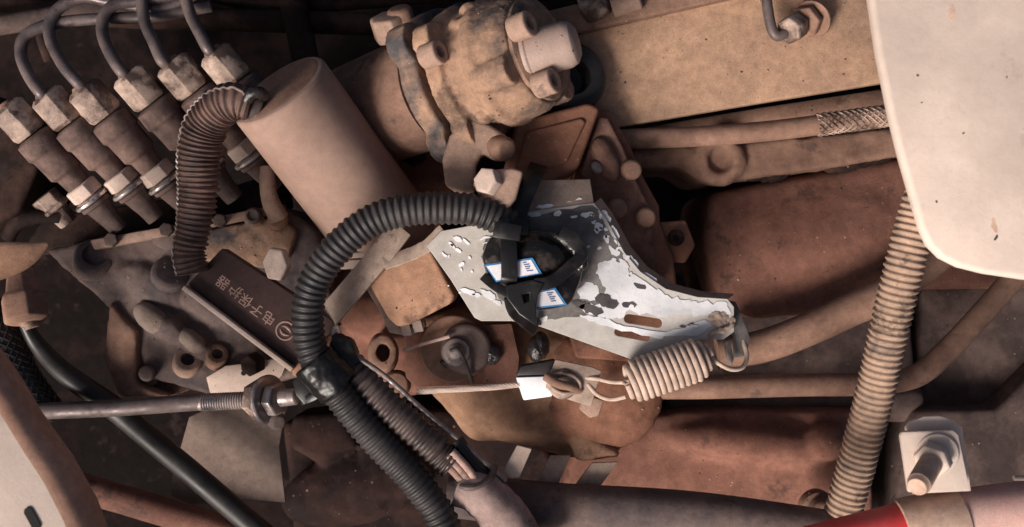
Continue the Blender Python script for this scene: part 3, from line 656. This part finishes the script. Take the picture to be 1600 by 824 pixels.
# ---- black module, sticker, straps
mo = thing('sensor_module', v(835, 425, BD), 'black boxy sensor with blue and white sticker strapped to the bracket', 'sensor')
b = B().prism([(752, 400), (764, 372), (800, 358), (866, 360), (894, 376), (914, 406), (908, 440), (890, 478), (846, 486), (796, 474), (764, 438)], BD+54, 52)
b.prism([(860, 362), (884, 366), (916, 396), (920, 420), (906, 425), (896, 396), (872, 376)], BD+60, 58)
b.ell(v(836, 410, BD+34), Vector((66, -6, 0)), Vector((4, 46, 0)), Vector((0, 0, 44)))
part('case', b, M['module'], mo, bevel=7, cast=(2.5, 4), disp=(.8, .06))
def sticker(pl, d, mat, nm, par): return part(nm, plate_mesh(nm, pl, [], d, .5, .05, 0), mat, par)
for (q, p) in (([(757, 414), (832, 403), (847, 428), (775, 441)], [(760, 416), (829.5, 406), (842, 427), (776, 438.5)]), ([(838, 456), (868, 450), (886, 477), (834, 483)], [(839, 458), (866, 453), (881, 475), (835.5, 480)])):
    sk = sticker(q, BD+79.5, M['blue'], 'sticker', mo); sticker(p, BD+80.2, M['stick'], 'sticker_face', sk)
    x0, y0 = (p[1][0]+p[2][0])/2, (p[1][1]+p[2][1])/2
    for k in range(5):
        w = random.uniform(5, 10); t_ = (k-2)*3.2
        sticker([(x0-16+t_*.5, y0+t_), (x0-16+w+t_*.5, y0+t_-1), (x0-15.6+w+t_*.5, y0+t_+.4), (x0-15.6+t_*.5, y0+t_+1.4)], BD+80.8, M['ink'], 'sticker_print', sk)
zt = thing('cable_tie', v(795, 400, BD+60), 'black flat cable tie across the left of the sensor sticker', 'cable tie')
part('strap', B().ribbon(catmull(vp([(790, 350, BD+50), (794, 366, BD+74), (795, 390, BD+84), (796, 425, BD+85), (795, 440, BD+82), (794, 448, BD+60)]), 6), 24, 4, Vector((0, .1, 1))), M['strap'], zt, bevel=1)
part('lock_head', B().box(v(793, 362, BD+78), Vector((20, -3, 0)), Vector((2, 12, 0)), Vector((0, 0, 9))), M['strap'], zt, bevel=3)
zs = thing('strap_band', v(815, 320, BD+30), 'black nylon strap end rising above the bracket flange', 'strap')
part('band', B().ribbon(catmull(vp([(798, 372, BD+46), (806, 346, BD+42), (818, 310, BD+30), (834, 274, BD+10), (842, 258, BD-20)]), 6), 27, 4, Vector((0, .3, 1))), M['strap'], zs, bevel=1)
part('buckle', B().box(v(800, 352, BD+46), Vector((26, -4, 0)), Vector((2, 13, 0)), Vector((0, 0, 12))), M['strap'], zs, bevel=4)
part('ratchet_tab', B().box(v(786, 352, BD+58), Vector((12, 2, 0)), Vector((-3, 9, 0)), Vector((0, 0, 6))), M['grease'], zs, bevel=2)
zc = thing('tie_clip', v(826, 466, BD+60), 'black plastic clip with square hole below the sensor sticker', 'clip')
b = plate_mesh('frame', [(792, 448), (832, 440), (848, 444), (838, 462), (836, 478), (836, 506), (812, 490), (794, 466)], [[(813, 459), (829, 456), (829, 472), (818, 476)]], BD+88, 14, 2, 2)
part('frame', b, M['strap'], zc)
part('side_strap', B().ribbon(catmull(vp([(836, 446, BD+85), (862, 440, BD+84), (890, 418, BD+76), (908, 398, BD+70), (898, 374, BD+68), (876, 362, BD+62)]), 6), 19, 6, Vector((.1, 0, 1))), M['strap'], zc, bevel=1.5)
part('tail', B().ribbon(catmull(vp([(800, 462, BD+82), (806, 484, BD+62), (820, 498, BD+30), (838, 512, BD+10)]), 6), 26, 7, Vector((.1, .2, 1))), M['strap'], zc, bevel=2)
part('lower_strap', B().ribbon(catmull(vp([(755, 432, BD+50), (775, 448, BD+76), (800, 462, BD+84)]), 6), 14, 5, Vector((0, .1, 1))), M['strap'], zc, bevel=1.5)

# ---- spring
sp = thing('tension_spring', v(1040, 578, 60), 'dusty barrel shaped coil spring hooked to the bracket end', 'spring')
ax = (v(1110, 555, 66)-v(979, 600, 66)).normalized(); s0 = v(979, 600, 66); Ls = (v(1110, 555, 66)-s0).length
uu = (Vector((0, 0, 1))-ax*ax.z).normalized(); ww = ax.cross(uu); pts = []
turns = 14; n = int(turns*26)
for i in range(n+1):
    t = i/n; a = 2*math.pi*turns*t
    r_ = 29*min(1, .66+t*3.2)*(1 if t < .84 else 1-(t-.84)*3.4)
    pts.append(s0+ax*(Ls*t)+(uu*math.cos(a)+ww*math.sin(a))*r_)
part('coil', B().tube(pts, 4.7, 10), M['springm'], sp)
part('hook', B().tube(catmull([pts[-1]]+vp([(1094, 545, 72), (1104, 552, 74), (1120, 566, 66), (1142, 577, 56), (1160, 574, 44), (1167, 556, 30), (1160, 530, 20)]), 8), 3.6, 10), M['springm'], sp)
part('tail', B().tube(catmull([pts[0]]+vp([(974, 598, 54), (955, 597, 50), (932, 592, 46), (905, 590, 38)]), 6), 3.4, 10), M['springm'], sp)
part('tail_loop', B().tube(catmull(vp([(978, 620, 56), (960, 624, 48), (944, 622, 46), (930, 614, 44), (918, 600, 42)]), 6), 3.4, 10), M['springm'], sp)

# ---- cable clamp
cc = thing('cable_clamp', v(865, 600, 30), 'white and grey cable end clamp with square plate and eye', 'clamp')
part('square_plate', B().prism([(868, 562), (926, 574), (940, 580), (924, 636), (866, 618), (852, 606)], 44, 9), M['tanpl'], cc, bevel=2)
part('clamp_block', B().prism([(806, 590), (862, 588), (872, 604), (862, 620), (818, 626)], 40, 26), M['white'], cc, bevel=2)
part('clamp_top', B().prism([(806, 588), (814, 572), (868, 562), (866, 586)], 38, 26), M['rubber'], cc, bevel=3)
part('eye', B().tube([v(882, 599, 48)+Vector((24*math.cos(a), 15*math.sin(a)-4*math.cos(a), 0)) for a in [2*math.pi*i/32 for i in range(32)]], 3.2, 10, closed=True), M['nut'], cc)
part('eye_pin', B().tube(catmull(vp([(852, 588, 50), (872, 600, 58), (890, 604, 54), (906, 610, 42)]), 5), 7, 12), M['brown'], cc)
part('thimble', B().lathe(v(880, 600, 42), Vector((0, 0, 1)), [(0, 24), (6, 22), (6, 12), (1, 11)], 28, sq=1), M['nut'], cc, bevel=1)
part('lower_lug', B().prism([(912, 616), (944, 626), (936, 650), (922, 654), (905, 640)], 18, 24), M['tan'], cc, bevel=3)
cr = B(); P = vp([(652, 612, 34), (700, 609, 36), (760, 606, 36), (812, 601, 36)]); Q, L = resample(catmull(P, 8), 2)
for w in range(6):
    pp = []
    for i, q in enumerate(Q):
        a = i*2/5.5+2*math.pi*w/6; pp.append(q+Vector((0, math.cos(a)*3.2, math.sin(a)*3.2)))
    cr.tube(pp, 1.9, 5)
tag(part('wire_rope', cr, M['pale']), 'thin twisted steel wire rope running into the white cable clamp', 'cable')

# ================================================================ CORRUGATED LOOMS
def corrugated(name, pts, r, pitch, mat, label, depth=.14, jit=0, slit=None, rfun=None, cat='conduit', seg=28):
    P, L = resample(catmull(vp(pts), 14), pitch/8)
    prof = [0, .05, .55, .96, 1, .96, .55, .05]; n = len(P)
    def rad(t):
        i = round(t*(n-1)); k = prof[i % 8]; j = 1+jit*noise.noise(Vector((i//8*.9, 3, 1)))
        return r*(rfun(t) if rfun else 1)*(1-depth+depth*k)*j
    t = thing(name, P[0], label, cat)
    part('sleeve', B().tube(P, rad, seg), mat, t, sharp=180)
    if slit:
        up, rr = slit; pts_ = []
        for i in range(n):
            T = (P[min(i+1, n-1)]-P[max(i-1, 0)]).normalized(); N_ = (up-T*up.dot(T)).normalized()
            pts_.append(P[i]+N_*rr*r*(rfun(i/(n-1)) if rfun else 1)*(1-depth*.55+depth*.5*prof[i % 8]))
        part('slit_highlight', B().tube(pts_, 2.0, 6), M['steel'], t)  # steel strand added as the pale highlight along the slit
    return t
corrugated('black_loom', [(800, 352, 76), (760, 334, 84), (720, 326, 92), (640, 328, 100), (576, 348, 100), (520, 396, 96), (486, 456, 88), (482, 520, 80), (498, 570, 74), (540, 630, 64), (590, 690, 60), (640, 742, 58), (684, 800, 56), (710, 860, 56)],
           24.8, 10.4, M['blk'], 'large black corrugated loom arching over the solenoid and down to the bottom', .10, jit=.04)
corrugated('dusty_loom', [(392, 164, 82), (370, 158, 84), (346, 166, 74), (322, 196, 54), (312, 240, 42), (310, 300, 34), (304, 350, 30), (296, 395, 26), (302, 426, 22)],
           31, 8.2, M['brnloom'], 'brown dusty split corrugated loom from the solenoid terminal to the control unit', .13, jit=.12, slit=(Vector((-.85, .35, .3)), 1.0), rfun=lambda t: .82+.3*math.sin(math.pi*min(1, t*1.2))*(1-.35*t))
corrugated('branch_loom', [(535, 560, 30), (560, 590, 40), (600, 630, 44), (650, 675, 44), (684, 704, 40)], 27, 12, M['loom'],
           'shiny dark brown ribbed loom branch beside the black loom, wires leaving its end', .15, jit=.05)
corrugated('conduit_collar', [(676, 700, 40), (690, 714, 38), (704, 724, 36)], 25, 8, M['loom'], 'short ribbed collar at the end of the brown loom branch', .15, cat='collar')
corrugated('dusty_conduit', [(1462, 250, 70), (1436, 330, 64), (1412, 420, 58), (1388, 520, 36), (1366, 620, 10), (1340, 720, -20), (1318, 800, -40), (1304, 860, -50)], 30, 10.2, M['dustloom'],
           'thick tan dusty corrugated conduit running down the right side', .11, jit=.05)
wh = thing('wire_bundle', v(730, 750, 20), 'pinkish wires and black sleeve wrapped with tape at the loom end', 'wires')
for k in range(3):
    part('wire', B().tube(catmull(vp([(688+k*9, 718-k*6, 52), (712+k*9, 740-k*4, 50), (736+k*8, 770-k*3, 42)]), 5), 6.5, 10), M['wire'], wh)
part('black_sleeve', B().tube(catmull(vp([(712, 688, 30), (732, 716, 28), (756, 744, 24)]), 5), 13, 14), M['rubber'], wh)
b = B().tube(catmull(vp([(716, 760, 28), (746, 770, 30), (772, 790, 24), (800, 830, 20), (820, 880, 18)]), 6), lambda t: 30+14*t, 20)
part('tape_wrap', b, M['tape'], wh, disp=(3, .06))
part('tie', B().tube(catmull(vp([(712, 752, 42), (726, 762, 58), (748, 760, 58), (768, 744, 44), (774, 728, 30)]), 5), 5, 8), M['loom'], wh)
b = B().tube(catmull(vp([(556, 556, 54), (604, 590, 50), (660, 640, 44), (720, 690, 34), (790, 752, 22)]), 5), 4.2, 10)
tag(part('guide_wire', b, M['steel']), 'thin steel wire running along the brown loom branch', 'wire')

tp = thing('tape_joint', v(500, 590, 60), 'black tape and tie clump where the looms cross', 'tape')
b = B().tube(catmull(vp([(490, 562, 74), (505, 580, 72), (530, 604, 66)]), 5), 35, 20)
b.prism([(520, 520, ), (548, 532), (560, 566), (540, 586), (506, 574)], 66, 40)
part('tape', b, M['strap'], tp, cast=(3, 3), disp=(2, .06))
part('tie_flap', B().prism([(456, 596), (478, 578), (500, 596), (494, 620), (476, 634), (462, 618)], 58, 14), M['strap'], tp, bevel=3)
part('tie_tail', B().ribbon(catmull(vp([(470, 628, 50), (486, 622, 60), (505, 612, 66)]), 4), 12, 4), M['strap'], tp, bevel=1)
part('tie_hook', B().tube(catmull(vp([(522, 530, 60), (520, 518, 64), (526, 510, 62), (530, 520, 58)]), 4), 3, 8), M['pale'], tp)

# ================================================================ right pipes
pipe('oil_pipe', [(1120, 552, -120), (1180, 544, -118), (1240, 524, -116), (1330, 484, -112), (1400, 450, -110), (1500, 370, -108)], 28, M['brown'], 'thick brown dusty pipe rising to the right behind the conduit', n=8, seg=24)
pipe('fuel_return_pipe', [(1000, 606, -110), (1100, 606, -100), (1250, 602, -95), (1360, 600, -92), (1430, 588, -92), (1480, 548, -92), (1540, 484, -92), (1640, 370, -92)], 19, M['brown'], 'slim dusty pipe bending upward at the lower right behind the conduit', n=8, seg=20)
pipe('cross_tube', [(700, 772, -70), (860, 790, -60), (1100, 806, -50), (1400, 850, -40)], 37, M['pumpgrey'], 'thick grey tube lying level along the bottom centre', n=6, seg=28)
for k, (pl, d, nm, lb) in enumerate([([(808, 696), (831, 702), (812, 746), (800, 748), (785, 738)], 10, 'white', 'small white flaking tab left of the two dull tabs'),
                                     ([(860, 712), (892, 712), (872, 758), (838, 757)], -70, 'tanpl', 'middle dull grey tab under the governor casting'),
                                     ([(925, 724), (966, 722), (938, 760), (898, 760)], -70, 'tanpl', 'wider dull grey tab, right of the other two under the governor')]):
    tag(part('metal_tab', B().prism(pl, d, 8), M['pale'] if k == 0 else M[nm], bevel=1.5, disp=(.6, .1)), lb, 'tab', 'metal tabs under the governor')

rp = thing('red_pipe', v(1430, 800, 60), 'red painted pipe with tan dust at the lower right', 'pipe')
part('tube', B().tube(catmull(vp([(1180, 890, 150), (1270, 864, 160), (1405, 830, 164), (1505, 808, 166), (1600, 796, 168), (1720, 788, 170)]), 6), 38, 32), M['redp'], rp)
part('dusted_length', B().tube(catmull(vp([(1490, 811, 165.8), (1505, 808, 166), (1600, 796, 168), (1720, 788, 170)]), 6), 39.2, 32), M['pinkd'], rp)
cl = thing('pipe_clamp', v(1455, 760, 80), 'tan dusty pipe clamp with square plate, nut and bolt stud on the red pipe', 'clamp')
part('band', B().tube(vp([(1409, 829, 164), (1455, 819, 165), (1502, 808.6, 166)]), 44, 36), M['creamb'], cl, bevel=2)
b = B(); 
def arch(x0, x1, yt, yb, n=10): return [(x0, yb)]+[((x0+x1)/2-(x1-x0)/2*math.cos(math.pi*i/n), yt+18-18*math.sin(math.pi*i/n)) for i in range(n+1)]+[(x1, yb)]
part('back_leaf', B().prism([(1416, 668), (1424, 658), (1444, 651), (1468, 650), (1492, 657), (1504, 668), (1518, 768), (1430, 772)], 198, 9), M['cream'], cl, bevel=2)
part('front_leaf', B().prism([(1407, 682), (1410, 675), (1490, 672), (1498, 680), (1516, 766), (1420, 770)], 218, 9), M['cream'], cl, bevel=2)
bc = v(1462, 711, 218); ba = (v(1436, 756, 276)-bc).normalized()
part('washer', B().lathe(bc-ba*3, Vector((-.05, -.05, 1)), [(0, 29), (5, 29), (6, 27)], 36), M['cream'], cl, bevel=1)
part('nut', B().lathe(bc+ba*3, ba, hexprof(20, 25), 6, .35), M['cream'], cl, bevel=2)
part('stud', B().lathe(bc+ba*24, ba, [(0, 15)]+[(2+i*2.0, 15.6-(i % 2)*1.5) for i in range(28)]+[(60, 13.4), (63, 12)], 28), M['creamb'], cl, sharp=60)
tag(part('pin_end', B().tube(vp([(1584, 747, 90), (1640, 747, 90)]), 4, 12), M['cream']), 'small white pin end at the right edge above the red pipe', 'pin')

# ================================================================ foreground panels
pl = [(1354, -40), (1372, 80), (1392, 180), (1408, 245), (1425, 305), (1440, 358), (1452, 384), (1472, 404), (1500, 418), (1540, 428), (1600, 437), (1800, 460), (1800, -40)]
b = B().prism(pl, 300, 22)
tag(part('cab_panel', b, M['cream'], bevel=8, seg=5), 'large cream painted panel with rounded corner, upper right foreground', 'panel')
rim = [(-60, 520), (-20, 530), (0, 545), (30, 588), (62, 642), (112, 712), (150, 780), (172, 840), (180, 900)]
mid = [(-60, 548), (-24, 560), (-8, 578), (18, 616), (48, 668), (94, 736), (128, 800), (148, 850), (156, 900)]
inn = [(-60, 580), (-40, 592), (-24, 612), (0, 645), (30, 694), (70, 756), (100, 815), (116, 860), (122, 900)]
rs = []
for (a_, b_, c_) in zip(inn, mid, rim):
    A3, B3, C3 = v(*a_, 330), v(*b_, 318), v(*c_, 270)
    rs.append([A3, lerp(A3, B3, .5)+Vector((0, 0, 3)), B3, lerp(B3, C3, .5)+Vector((2, 2, 8)), C3, C3+Vector((-3, -3, -14)), A3+Vector((-6, -6, -20))])
fp = thing('fender_panel', v(40, 720, 320), 'cream panel with brown rolled edge, lower left foreground', 'panel')
part('rolled_edge', B().rings(rs), M['edge'], fp, sharp=60)
part('sheet', B().prism(inn+[(-300, 900), (-300, 580)], 330, 12), M['cream'], fp, bevel=1)
sl = B().prism(slot(44, 800, 56, 822, 7), 332.5, 2)
part('slot', sl, M['hole'], fp)  # black inlay on the sheet, coloured for the shade in the slot
b = B().tube(catmull(vp([(-60, 420, 180), (0, 408, 180), (40, 398, 176), (74, 382, 168)]), 8), lambda t: 25*(1-t**2.4)+3, 18, flat=.4)
tag(part('flange_tip', b, M['orange']), 'pointed tan flange tip at the left edge above the hex fitting', 'flange')

cp_ = bpy.data.objects['cab_panel']
for k, (x, y, w, h, a, mt) in enumerate(((1553, 352, 4, 13, -.25, 'creamb'), (1556, 372, 2, 5, .2, 'bare'), (1487, 22, 6, 13, .05, 'creamb'), (1434, 118, 2, 2, 0, 'bare'), (1462, 316, 2.5, 2, 0, 'bare'), (1505, 208, 2, 1.6, 0, 'bare'), (1440, 160, 1.5, 1.5, 0, 'dim'), (1574, 120, 1.5, 1.5, 0, 'dim'))):
    part('paint_chip', plate_mesh('paint_chip', rough_poly(circ(x, y, w, h, 9, a), 3, 3, k), [], 300.3, .8, .05, 0), M[mt], cp_)
dg = bpy.context.evaluated_depsgraph_get(); dg.update()
oc = Vector((0, 0, D*S)); ok = ('engine_block', 'governor_housing', 'injection_pump', 'feed_pump', 'chassis_frame', 'hooked_lug', 'cover_box')
cb = [B(), B()]; rnd = random.Random(3)
for i in range(5200):
    px, py = rnd.uniform(0, 1600), rnd.uniform(0, 824)
    if noise.noise(Vector((px*.012, py*.012, 4))) < rnd.uniform(-.35, .35): continue
    dr = (v(px, py, 0)*S-oc).normalized()
    hit, loc, nor, _, ob, _ = scene.ray_cast(dg, oc, dr)
    if not hit or not ob: continue
    top = ob.parent or ob
    if top.parent: top = top.parent
    if top.name.split('.')[0] not in ok: continue
    q = .5+2.2*rnd.random()**3; c = loc/S; b = cb[rnd.random() < .42]
    e = [Vector((rnd.uniform(.6, 1.3), 0, 0))*q, Vector((0, rnd.uniform(.6, 1.3), 0))*q, Vector((0, 0, rnd.uniform(.5, .9)))*q]
    b.add([c-e[0], c+e[0], c-e[1], c+e[1], c-e[2], c+e[2]], [(0, 3, 5), (3, 1, 5), (1, 2, 5), (2, 0, 5), (3, 0, 4), (1, 3, 4), (2, 1, 4), (0, 2, 4)])
for b, mt, lb in zip(cb, ('tan', 'dim'), ('pale grit scattered over the dusty castings', 'dark oily grit scattered over the dusty castings')):
    tag(part('grit', b, M[mt], sharp=20), lb, 'grit', kind='stuff')
